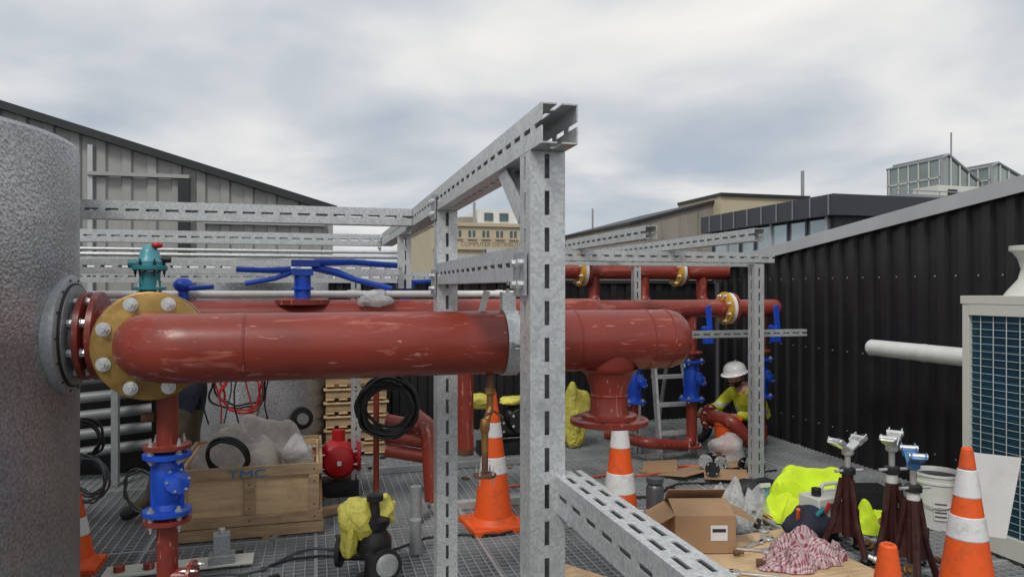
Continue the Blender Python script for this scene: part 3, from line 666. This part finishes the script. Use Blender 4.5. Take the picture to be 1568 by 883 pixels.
# ---------------------------------------------------------------- right foreground items
b=B('cardboard_box')
cx,cy,rz=2.27,3.95,-.25; M=Matrix.Rotation(rz,3,'Z'); T=lambda p: V((cx,cy,0))+M@V(p)
def pbox(c,sz,m,rx=0,ry=0):
    MM=M@Matrix.Rotation(ry,3,'Y')@Matrix.Rotation(rx,3,'X'); b.boxv(T(c),MM@V((sz[0]/2,0,0)),MM@V((0,sz[1]/2,0)),MM@V((0,0,sz[2]/2)),m)
z0=.03
pbox((0,-.15,z0+.11),(.36,.006,.22),CARD); pbox((0,.15,z0+.11),(.36,.006,.22),CARD); pbox((-.18,0,z0+.11),(.006,.294,.22),CARD); pbox((.18,0,z0+.11),(.006,.294,.22),CARD); pbox((0,0,z0+.004),(.35,.29,.006),CARD)
pbox((0,-.06,z0+.245),(.36,.19,.005),CARD,rx=.28); pbox((0,.10,z0+.27),(.36,.16,.005),CARD,rx=-.75); pbox((-.24,0,z0+.19),(.14,.29,.005),CARD,ry=-.5); pbox((.25,0,z0+.2),(.14,.29,.005),CARD,ry=.4)
pbox((.08,-.1545,z0+.12),(.1,.002,.09),LABEL); pbox((.08,-.1565,z0+.135),(.08,.002,.02),DFLASH)
b.done()
b=B('plywood_board'); b.rbox((2.45,3.6,.016),(1.1,.85,.016),PLY,.1); b.done()
b=B('metal_canister'); b.lathe((2.236,4.47,.0),(0,0,1),[(.06,0),(.06,.24),(.055,.255),(.04,.27),(.04,.275),(.058,.276),(.058,.31),(.05,.315)],GREYC,28); b.lathe((2.236,4.47,.05),(0,0,1),[(.061,0),(.061,.05)],WHITEB,28,cap=False); b.done()
def stand(x,y,h,hm,rz):
    b=B('pipe_stand'); 
    b.cyl((x,y,.12),(x,y,h*.72),.032,MAROON); b.cyl((x,y,h*.7),(x,y,h-.08),.017,ZINC)
    b.lathe((x,y,h*.7),(0,0,1),[(.045,0),(.045,.03),(.03,.04)],BLACKI,12); b.cyl((x-.09,y,h*.73),(x+.09,y-.02,h*.73),.009,ZINC)
    for k in range(3):
        a=rz+k*2.094; c,s_=math.cos(a),math.sin(a)
        b.tube([(x+.03*c,y+.03*s_,.46),(x+.08*c,y+.08*s_,.2),(x+.15*c,y+.15*s_,.02)],.019,MAROON,8)
        b.boxv((x+.06*c,y+.06*s_,.22),(.035*c,.035*s_,-.01),(-.004*s_,.004*c,0),(0,0,.09),MAROON)
        b.blob((x+.15*c,y+.15*s_,.02),(.028,.028,.02),BLACK)
    cb,sb=math.cos(rz*.5),math.sin(rz*.5)
    for sg in(-1,1):
        c,s_=cb*sg,sb*sg
        b.boxv((x+.06*c,y+.06*s_,h-.04),(.062*c,.062*s_,.030),(-.03*s_,.03*c,0),(-.003*c,-.003*s_,.006),hm)
        for q in(-1,1):
            b.boxv((x+.10*c-.034*s_*q,y+.10*s_+.034*c*q,h-.012),(.035*c,.035*s_,.017),(-.003*s_,.003*c,0),(-.006*c,-.006*s_,.016),hm)
        b.cyl((x+.105*c-.045*s_,y+.105*s_+.045*c,h-.005),(x+.105*c+.045*s_,y+.105*s_-.045*c,h-.005),.016,ZINC,n=14)
    b.lathe((x,y,h-.1),(0,0,1),[(.02,0),(.035,.01),(.035,.04),(.02,.05)],hm,12)
    if rz>1: b.lathe((x,y,.46),(0,0,1),[(.0335,0),(.0335,.05)],LABEL,16,cap=False)
    b.done()
BLH=mat('light_blue_enamel',(.06,.22,.5),.4,.2,.2,12,.05,60,(.4,.4,.4),.6,14)
stand(3.08,3.62,.70,ZINC,.5); stand(3.27,3.48,.74,ZINC,1.3); stand(3.12,3.17,.72,BLH,2.0)
b=B('white_bucket'); X,Y=4.06,3.92
b.lathe((X,Y,0),(0,0,1),[(.125,0),(.145,.3),(.152,.3),(.152,.315),(.146,.315),(.15,.35),(.156,.35),(.156,.365),(.143,.365),(.135,.3),(.12,.02)],WHITE,40)
b.cyl((X,Y,.30),(X,Y,.335),.14,BLACK); b.tube([(X+.155*math.cos(a),Y+.155*math.sin(a),.31-.16*abs(math.sin((a-2.4)))) for a in [2.4+i*.2618 for i in range(13)]],.004,ZINC,6)
vs=[]
for i in range(7):
    a=3.75+i*.12; vs+=[(X+.140*math.cos(a),Y+.140*math.sin(a),.07),(X+.1455*math.cos(a),Y+.1455*math.sin(a),.2)]
b.add(vs,[(2*i,2*i+2,2*i+3,2*i+1) for i in range(6)],LABEL)
for q in range(4):
    vs=[]
    for i in range(5):
        a=3.8+i*.12; z_=.09+q*.028; rr=.1425+.0055*(z_-.07)/.13; vs+=[(X+rr*math.cos(a),Y+rr*math.sin(a),z_),(X+(rr+.0006)*math.cos(a),Y+(rr+.0006)*math.sin(a),z_+.01)]
    b.add(vs,[(2*i,2*i+2,2*i+3,2*i+1) for i in range(4)],TEXTD)
b.done()
b=B('hivis_vest_pile'); b.drape((3.40,4.42,.0),.38,.28,.34,HIVIS,3,fr=2.0); b.drape((3.18,4.28,.0),.20,.18,.18,HIVIS,8,fr=1.9); b.rbox((3.42,4.3,.16),(.16,.05,.012),REFL,.4,.5); b.done(angle=80)
b=B('hivis_vest'); b.drape((3.56,3.98,.0),.15,.13,.20,HIVIS,7,fr=1.6); b.done(angle=80)
b=B('plastic_jerrycan')
b.rbox((3.17,3.92,.15),(.30,.17,.26),JERRY,.15); b.cyl((3.08,3.9,.28),(3.08,3.9,.33),.03,BLACK); b.tube(rounded([(3.12,3.92,.27),(3.14,3.92,.34),(3.27,3.94,.34),(3.28,3.94,.27)],.02,4),.014,JERRY,8)
b.done(bevel=.03)
b=B('tool_bag'); b.blob((3.0,3.86,.08),(.17,.13,.13),NAVY,.4,34,2,floor=.02); b.cyl((2.95,3.8,.15),(3.02,3.75,.25),.015,TEAL); b.cyl((3.05,3.82,.15),(3.1,3.8,.26),.012,BRED); b.cyl((2.9,3.84,.15),(2.87,3.8,.24),.012,AMB); b.done(angle=60)
b=B('blue_spray_bottle'); b.lathe((3.05,4.38,0),(0,0,1),[(.04,0),(.045,.02),(.045,.13),(.02,.17),(.015,.19),(.02,.19),(.02,.21)],BLUEB,20); b.rbox((3.03,4.37,.225),(.08,.02,.025),WHITE); b.done()
b=B('black_tool_case'); b.rbox((3.25,4.78,.06),(.35,.2,.12),BLACK,.2); b.blob((3.1,4.65,.1),(.15,.1,.09),BLACKI,.4,24,4,floor=.0); b.rbox((3.9,4.4,.07),(.3,.25,.14),BLACK,-.3); b.done(bevel=.01)
b=B('checked_rag'); b.drape((2.78,3.60,.025),.25,.20,.17,PINK,4,fr=2.3,fine=.08); b.drape((2.58,3.50,.026),.15,.12,.10,PINK,5,fr=2.0,fine=.08); b.done(angle=80)
b=B('white_rag'); b.drape((2.86,4.42,.0),.26,.20,.26,CBAG,7,fr=2.6,fine=.25); b.drape((2.62,4.2,.02),.15,.13,.2,CBAG,9,fr=2.6,fine=.25); b.done(angle=60)
def wrench(x,y,rz,L,z=.035):
    b=B('adjustable_wrench'); c,s_=math.cos(rz),math.sin(rz)
    b.boxv((x,y,z),(c*L/2,s_*L/2,0),(-s_*.011,c*.011,0),(0,0,.006),ZINC)
    b.lathe((x+c*L/2,y+s_*L/2,z-.008),(0,0,1),[(.034,0),(.036,.002),(.036,.014),(.034,.016)],ZINC,14)
    for q in(-1,1): b.boxv((x+c*(L/2+.035)-s_*.018*q,y+s_*(L/2+.035)+c*.018*q,z),(c*.028,s_*.028,0),(-s_*.010,c*.010,0),(0,0,.008),ZINC)
    b.done(bevel=.002)
wrench(2.35,3.42,2.6,.28); wrench(2.62,3.86,.4,.25); wrench(2.5,3.78,-.5,.22); wrench(2.72,3.95,.9,.25)
b=B('scattered_fittings')
for i in range(44):
    x=RD.uniform(2.3,3.7);y=RD.uniform(3.1,4.6)
    r=RD.uniform(.012,.03); ax=V((RD.uniform(-1,1),RD.uniform(-1,1),RD.uniform(0,.6)))
    b.lathe((x,y,.045),ax,[(r,0),(r,.03),(r*.7,.035),(r*.7,.06)],RD.choice([ZINC,BLACKI,RUST,BRASS,GALVD]),12)
b.done()
b=B('cardboard_scraps')
for (x,y,z,sx,sy,rz) in((3.1,5.55,.03,.5,.3,.4),(3.3,5.3,.05,.35,.25,-.5),(2.95,5.8,.02,.4,.3,1.1),(3.55,5.6,.06,.3,.25,.2),(2.7,4.65,.02,.3,.4,.5)): b.rbox((x,y,z),(sx,sy,.006),CARD,rz,RD.uniform(-.15,.15),RD.uniform(-.1,.1))
b.done()
b=B('pipe_fittings_pile')
for i in range(9):
    x=3.3+RD.uniform(-.15,.4);y=5.35+RD.uniform(-.15,.25); ax=V((RD.uniform(-1,1),-1,RD.uniform(-.3,.3)))
    b.flange((x,y,.07+RD.uniform(0,.05)),ax,.06,.02,RD.choice([GALVD,BLACKI,RUST]),4); b.cyl((x,y,.07),(x+.06,y+.08,.09),.035,RD.choice([GALVD,BLACKI]))
b.done()
b=B('white_rag'); b.blob((3.56,5.70,.15),(.15,.12,.13),CBAG,.4,44,17,floor=.0); b.done(angle=60)
b=B('orange_bucket'); X,Y=3.74,5.98
b.lathe((X,Y,.05),(0,0,1),[(.10,0),(.125,.28),(.135,.28),(.135,.30),(.12,.30),(.1,.2)],AMB,32); b.lathe((X,Y,.36),(0,0,1),[(.137,0),(.137,.015),(.12,.03),(.03,.045)],AMB,32); b.done()
b=B('white_board'); b.boxv((3.20,2.80,.58),(.11,-.05,-.01),(0.002,.004,0),(.03,-.015,.20),WHITE); b.cyl((3.2,2.9,.0),(3.2,2.84,.5),.02,GALVD); b.done()
b=B('white_insulated_pipe'); b.tube([(4.55,3.4,1.1),(4.55,5.06,1.1)],.068,WHITE,28); b.lathe((4.55,5.06,1.1),(0,1,0),[(.068,0),(.06,.015),(.02,.02)],WHITE,24)
for yy in(3.9,4.5): b.lathe((4.55,yy,1.1),(0,1,0),[(.0685,0),(.07,.004),(.07,.03),(.0685,.034)],WHITE,28,cap=False)
b.done()
b=B('air_conditioning_condenser')
x0,x1,y0,y1=3.92,4.6,2.3,3.6; zt=1.555
b.box(x0+.03,x1,y0+.03,y1-.03,.08,zt-.04,COIL)
for (ya,yb) in((y1-.045,y1),(y0,y0+.05),(2.93,2.97)): b.box(x0,x0+.045,ya,yb,.06,zt-.05,WPAINT)
b.box(x0-.005,x1+.01,y0-.01,y1+.01,zt-.05,zt,WPAINT); b.box(x0-.003,x0+.04,y0+.001,y1-.046,zt-.12,zt-.051,WPAINT); b.box(x0-.004,x1,y0,y1,.02,.14,WPAINT); b.box(x0+.05,x1,y1-.028,y1-.001,.15,zt-.052,WPAINT)
z=.16
while z<1.42: b.box(x0+.024,x0+.029,y0+.05,y1-.046,z,z+.004,COIL); z+=.02
z=.18
while z<1.42: b.cyl((x0+.020,y0+.04,z),(x0+.020,y1-.04,z),.0022,PWIRE,n=6); z+=.045
y=y0+.08
while y<y1-.05: b.cyl((x0+.016,y,.15),(x0+.016,y,1.43),.003,PWIRE,n=6); y+=.085
b.lathe((4.12,3.3,zt),(0,0,1),[(.15,0),(.13,.03),(.075,.1),(.06,.16),(.075,.22),(.10,.26),(.12,.27),(.12,.30)],WPAINT,28)
b.lathe((4.2,2.8,zt),(0,0,1),[(.28,0),(.26,.1),(.25,.1)],WPAINT,32)
b.done(bevel=.004)
# ---------------------------------------------------------------- people
def skin_mesh(pts,edges,root,sub=2):
    me=bpy.data.meshes.new('tmp'); keys=list(pts); me.from_pydata([pts[k][0] for k in keys],[(keys.index(a),keys.index(c)) for a,c in edges],[])
    ob=bpy.data.objects.new('tmp',me); S.collection.objects.link(ob)
    ob.modifiers.new('s','SKIN'); sv=me.skin_vertices[0].data
    for i,k in enumerate(keys):
        r=pts[k][1]; sv[i].radius=(r,r) if not isinstance(r,tuple) else r; sv[i].use_root=(k==root)
    m=ob.modifiers.new('u','SUBSURF'); m.levels=sub; m.render_levels=sub
    dg=bpy.context.evaluated_depsgraph_get(); ev=ob.evaluated_get(dg); e=ev.to_mesh()
    vs=[v.co.copy() for v in e.vertices]; fs=[tuple(p.vertices) for p in e.polygons]; ev.to_mesh_clear()
    bpy.data.objects.remove(ob); return vs,fs
def add_body(b,pts,edges,root,override=None):
    vs,fs=skin_mesh(pts,edges,root)
    groups={}
    for f in fs:
        c=sum((vs[i] for i in f),V())/len(f); best=None
        for a,d in edges:
            p,q=V(pts[a][0]),V(pts[d][0]); t=max(0,min(1,(c-p).dot(q-p)/max(1e-9,(q-p).length_squared))); dist=(c-(p+(q-p)*t)).length
            k=(dist,a if t<.5 else d)
            if best is None or k<best: best=k
        m=pts[best[1]][2]
        if override: m=override(c,m,best[1]) or m
        groups.setdefault(m,[]).append(f)
    o=len(b.v); b.v+=[tuple(v) for v in vs]
    for m,fl in groups.items():
        k=b.mi(m)
        for f in fl: b.f.append(tuple(i+o for i in f)); b.m.append(k)
def head(b,c,fwd,tilt=0,helmet=True,beard=True):
    f=V(fwd).normalized(); yaw=math.atan2(-f.x,f.y); M=Matrix.Rotation(yaw,3,'Z')@Matrix.Rotation(tilt,3,'X'); c=V(c)
    n=28;k=20;vs=[]
    for j in range(k+1):
        th=math.pi*j/k
        for i in range(n):
            ph=2*math.pi*i/n; d=V((math.sin(th)*math.cos(ph),math.sin(th)*math.sin(ph),math.cos(th)))
            w=1-.28*max(0,-d.z)**1.2
            p=V((d.x*.075*w,d.y*.098*(1-.12*max(0,-d.z)),d.z*.115))
            if d.y>0:
                p.y+=.024*math.exp(-((d.x/.16)**2+((d.z+.12)/.17)**2))
                p.y-=.009*math.exp(-(((abs(d.x)-.38)/.14)**2+((d.z-.06)/.12)**2))
                p.y+=.008*math.exp(-((d.x/.3)**2+((d.z+.5)/.07)**2)); p.y+=.008*math.exp(-((d.x/.35)**2+((d.z+.85)/.15)**2))
            vs.append(c+M@p)
    sk=[];be=[]
    for j in range(k):
        for i in range(n):
            i2=(i+1)%n; q=(j*n+i,(j+1)*n+i,(j+1)*n+i2,j*n+i2); dz=math.cos(math.pi*(j+.5)/k); dy=math.sin(2*math.pi*(i+.5)/n)
            hair=(dy<-.1 and dz>-.5) or dz>.55 or (beard and dz<-.38 and dy>-.2 and not(dy>.85 and -.55<dz<-.45))
            (be if hair else sk).append(q)
    o=len(b.v); b.v+=[tuple(v) for v in vs]
    for m,fl in((SKIN,sk),(HAIR,be)):
        kk=b.mi(m)
        for q in fl: b.f.append(tuple(x+o for x in q)); b.m.append(kk)
    for sx in(-1,1):
        b.blob(c+M@V((sx*.078,-.005,-.005)),(.012,.02,.03),SKIN,n=12); b.blob(c+M@V((sx*.030,.083,.008)),(.012,.009,.008),WHITE,n=12); b.blob(c+M@V((sx*.030,.091,.008)),(.005,.004,.005),BLACK,n=8)
        b.blob(c+M@V((sx*.030,.092,.026)),(.018,.006,.004),HAIR,n=10)
    b.blob(c+M@V((0,.094,-.055)),(.022,.008,.006),LIPS,n=12)
    if helmet:
        ax=M@V((0,-.05,1)); o_=c+M@V((0,-.005,.035))
        b.lathe(o_,ax,[(.125,-.006),(.128,.0),(.115,.006),(.112,.04),(.098,.075),(.07,.098),(.03,.108),(.003,.11)],HELM,32)
        b.lathe(o_+M@V((0,.035,-.003)),ax,[(.118,0),(.12,.004),(.11,.009)],HELM,32)
        b.tube([o_+M@V((0,.10,.06)),o_+M@V((0,.05,.103)),o_+M@V((0,-.04,.108)),o_+M@V((0,-.1,.06))],.01,HELM,8)
        for sx in(-1,1): b.tube([o_+M@V((sx*.1,.0,0)),c+M@V((sx*.07,.03,-.07)),c+M@V((0,.06,-.12))],.004,BLACK,6)
def hand(b,w,dirv,palmn,curl=.6,s=1):
    w=V(w);d=V(dirv).normalized();n=V(palmn);n=(n-d*n.dot(d)).normalized();sd=d.cross(n)
    M=Matrix((sd,d,n)).transposed(); b.blob(w+d*.045*s,(.042*s,.052*s,.017*s),SKIN,n=16,M=M)
    for i,(o,l) in enumerate(((-.031,.068),(-.011,.078),(.011,.073),(.031,.057))):
        p=w+d*.082*s+sd*o*s; pts=[w+d*.05*s+sd*o*.9*s,p];a=0
        for q in range(3): a+=curl*.8; p=p+(d*math.cos(a)+n*math.sin(a))*l*s/3; pts.append(p)
        b.tube(pts,[.010*s,.0095*s,.009*s,.008*s,.006*s],SKIN,8)
    p=w+d*.02*s-sd*.03*s; b.tube([p,p+(-sd*.8+d*.7).normalized()*.035*s,p+(-sd*.5+d+n*.5).normalized()*.062*s+(-sd)*.012*s],[.013*s,.011*s,.007*s],SKIN,8)
b=B('worker_in_white_helmet')
J,N_,K=JACKET,NAVY,SKIN
P={'pel':((4.40,6.45,.16),(.15,.17),N_),'waist':((4.38,6.44,.29),(.14,.16),J),'chest':((4.29,6.42,.45),(.16,.18),J),'up':((4.20,6.40,.56),(.11,.12),J),'neck':((4.13,6.385,.635),.055,K),
 'shR':((4.20,6.22,.54),.075,J),'elR':((4.12,6.14,.34),.06,J),'wrR':((3.93,6.12,.38),.038,J),
 'shL':((4.20,6.60,.54),.075,J),'elL':((4.05,6.66,.36),.06,J),'wrL':((3.86,6.52,.38),.038,J),
 'hpR':((4.34,6.33,.15),.095,N_),'knR':((3.98,6.24,.32),.075,N_),'anR':((4.02,6.26,.09),.048,N_),'toR':((3.86,6.22,.045),.045,BOOT),
 'hpL':((4.34,6.57,.15),.095,N_),'knL':((3.95,6.66,.30),.075,N_),'anL':((3.90,6.62,.09),.048,N_),'toL':((3.76,6.58,.045),.045,BOOT)}
E=[('pel','waist'),('waist','chest'),('chest','up'),('up','neck'),('chest','shR'),('shR','elR'),('elR','wrR'),('chest','shL'),('shL','elL'),('elL','wrL'),('pel','hpR'),('hpR','knR'),('knR','anR'),('anR','toR'),('pel','hpL'),('hpL','knL'),('knL','anL'),('anL','toL')]
def ov(c,m,k):
    if m==J and k in('waist','chest','up') and (.33<c.z<.37 ): return REFL
    if m==J and k in('waist',) and c.z<.30: return NAVY
    if m==J and k in('elR','elL') and .38<c.z<.42: return REFL
add_body(b,P,E,'pel',ov)
head(b,(4.075,6.37,.72),(-1,-.35,0),tilt=-.3); hand(b,(3.92,6.12,.38),(-1,-.1,-.2),(0,0,-1),.5); hand(b,(3.85,6.515,.38),(-1,-.3,-.2),(0,0,-1),.5)
b.done(angle=80)
b=B('worker_bending')
P={'pel':((-.93,5.98,.88),(.15,.13),N_),'chest':((-1.15,5.85,1.10),(.16,.15),J),'up':((-1.25,5.78,1.2),(.11,.10),J),'neck':((-1.31,5.74,1.24),.055,K),
 'shR':((-1.20,5.62,1.18),.068,J),'elR':((-1.08,5.50,1.02),.05,J),'wrR':((-1.12,5.30,1.08),.035,K),
 'shL':((-1.25,5.95,1.18),.068,J),'elL':((-1.25,5.85,1.02),.05,J),'wrL':((-1.15,5.6,1.05),.035,K),
 'hpR':((-.92,5.88,.85),.10,N_),'knR':((-1.02,5.62,.48),.07,KHAKI),'anR':((-1.12,5.50,.12),.05,KHAKI),'toR':((-1.28,5.38,.05),.05,BOOT),
 'hpL':((-.90,6.08,.85),.10,N_),'knL':((-.95,6.1,.46),.07,KHAKI),'anL':((-.92,6.2,.12),.05,KHAKI),'toL':((-1.08,6.1,.05),.05,BOOT)}
E=[('pel','chest'),('chest','up'),('up','neck'),('chest','shR'),('shR','elR'),('elR','wrR'),('chest','shL'),('shL','elL'),('elL','wrL'),('pel','hpR'),('hpR','knR'),('knR','anR'),('anR','toR'),('pel','hpL'),('hpL','knL'),('knL','anL'),('anL','toL')]
add_body(b,P,E,'pel'); head(b,(-1.36,5.7,1.30),(-.7,-.4,0),tilt=-.6); hand(b,(-1.12,5.30,1.08),(.1,-1,.2),(0,0,-1)); hand(b,(-1.15,5.6,1.05),(.2,-1,0),(0,0,-1))
b.done(angle=80)
# ---------------------------------------------------------------- world, sun, camera
W=bpy.data.worlds.new('World'); S.world=W; W.use_nodes=True; nt=W.node_tree; L=nt.links
for n in list(nt.nodes): nt.nodes.remove(n)
out=nd(nt,'ShaderNodeOutputWorld'); sky=nd(nt,'ShaderNodeTexSky'); sky.sky_type='NISHITA'; sky.sun_disc=False
EL,AZ=math.radians(48),math.radians(215)
sky.sun_elevation=EL; sky.sun_rotation=AZ
bg1=nd(nt,'ShaderNodeBackground'); bg1.inputs[1].default_value=.12; L.new(sky.outputs[0],bg1.inputs[0])
tc=nd(nt,'ShaderNodeTexCoord'); sp=nd(nt,'ShaderNodeSeparateXYZ'); L.new(tc.outputs['Generated'],sp.inputs[0])
mxz=nd(nt,'ShaderNodeMath',operation='MAXIMUM'); L.new(sp.outputs[2],mxz.inputs[0]); mxz.inputs[1].default_value=0
az=nd(nt,'ShaderNodeMath',operation='ADD'); L.new(mxz.outputs[0],az.inputs[0]); az.inputs[1].default_value=.20
dx=nd(nt,'ShaderNodeMath',operation='DIVIDE'); L.new(sp.outputs[0],dx.inputs[0]); L.new(az.outputs[0],dx.inputs[1])
dy=nd(nt,'ShaderNodeMath',operation='DIVIDE'); L.new(sp.outputs[1],dy.inputs[0]); L.new(az.outputs[0],dy.inputs[1])
cb=nd(nt,'ShaderNodeCombineXYZ'); L.new(dx.outputs[0],cb.inputs[0]); L.new(dy.outputs[0],cb.inputs[1]); cb.inputs[2].default_value=7.7
n1=nd(nt,'ShaderNodeTexNoise'); n1.inputs['Scale'].default_value=1.05; n1.inputs['Detail'].default_value=9; n1.inputs['Roughness'].default_value=.46; n1.inputs['Distortion'].default_value=.3; L.new(cb.outputs[0],n1.inputs['Vector'])
cr=nd(nt,'ShaderNodeValToRGB'); L.new(n1.outputs['Fac'],cr.inputs[0]); el=cr.color_ramp.elements
el[0].position=.35; el[0].color=(.45,.50,.57,1); el[1].position=.68; el[1].color=(.93,.91,.87,1)
e=el.new(.45); e.color=(.57,.61,.66,1); e=el.new(.54); e.color=(.74,.75,.76,1)
bg2=nd(nt,'ShaderNodeBackground'); bg2.inputs[1].default_value=1.0; L.new(cr.outputs[0],bg2.inputs[0])
fr=nd(nt,'ShaderNodeValToRGB'); L.new(n1.outputs['Fac'],fr.inputs[0]); fr.color_ramp.elements[0].position=.3; fr.color_ramp.elements[0].color=(.8,.8,.8,1); fr.color_ramp.elements[1].position=.42
mx=nd(nt,'ShaderNodeMixShader'); L.new(fr.outputs[0],mx.inputs[0]); L.new(bg1.outputs[0],mx.inputs[1]); L.new(bg2.outputs[0],mx.inputs[2]); L.new(mx.outputs[0],out.inputs[0])
sl=bpy.data.lights.new('sun','SUN'); sl.energy=1.5; sl.angle=math.radians(14); sl.color=(1,.96,.9); so=bpy.data.objects.new('sun',sl); S.collection.objects.link(so)
dv=V((math.sin(AZ)*math.cos(EL),math.cos(AZ)*math.cos(EL),math.sin(EL))); so.rotation_euler=dv.to_track_quat('Z','Y').to_euler()
cam=bpy.data.cameras.new('camera'); cam.sensor_width=36; cam.lens=25.2; cam.clip_start=.05; cam.clip_end=3000
c=bpy.data.objects.new('camera',cam); S.collection.objects.link(c); c.location=(0,0,1.6); c.rotation_euler=(math.pi/2,0,-math.radians(15.3)); S.camera=c
S.view_settings.view_transform='Standard'; S.view_settings.look='None'; S.view_settings.exposure=0
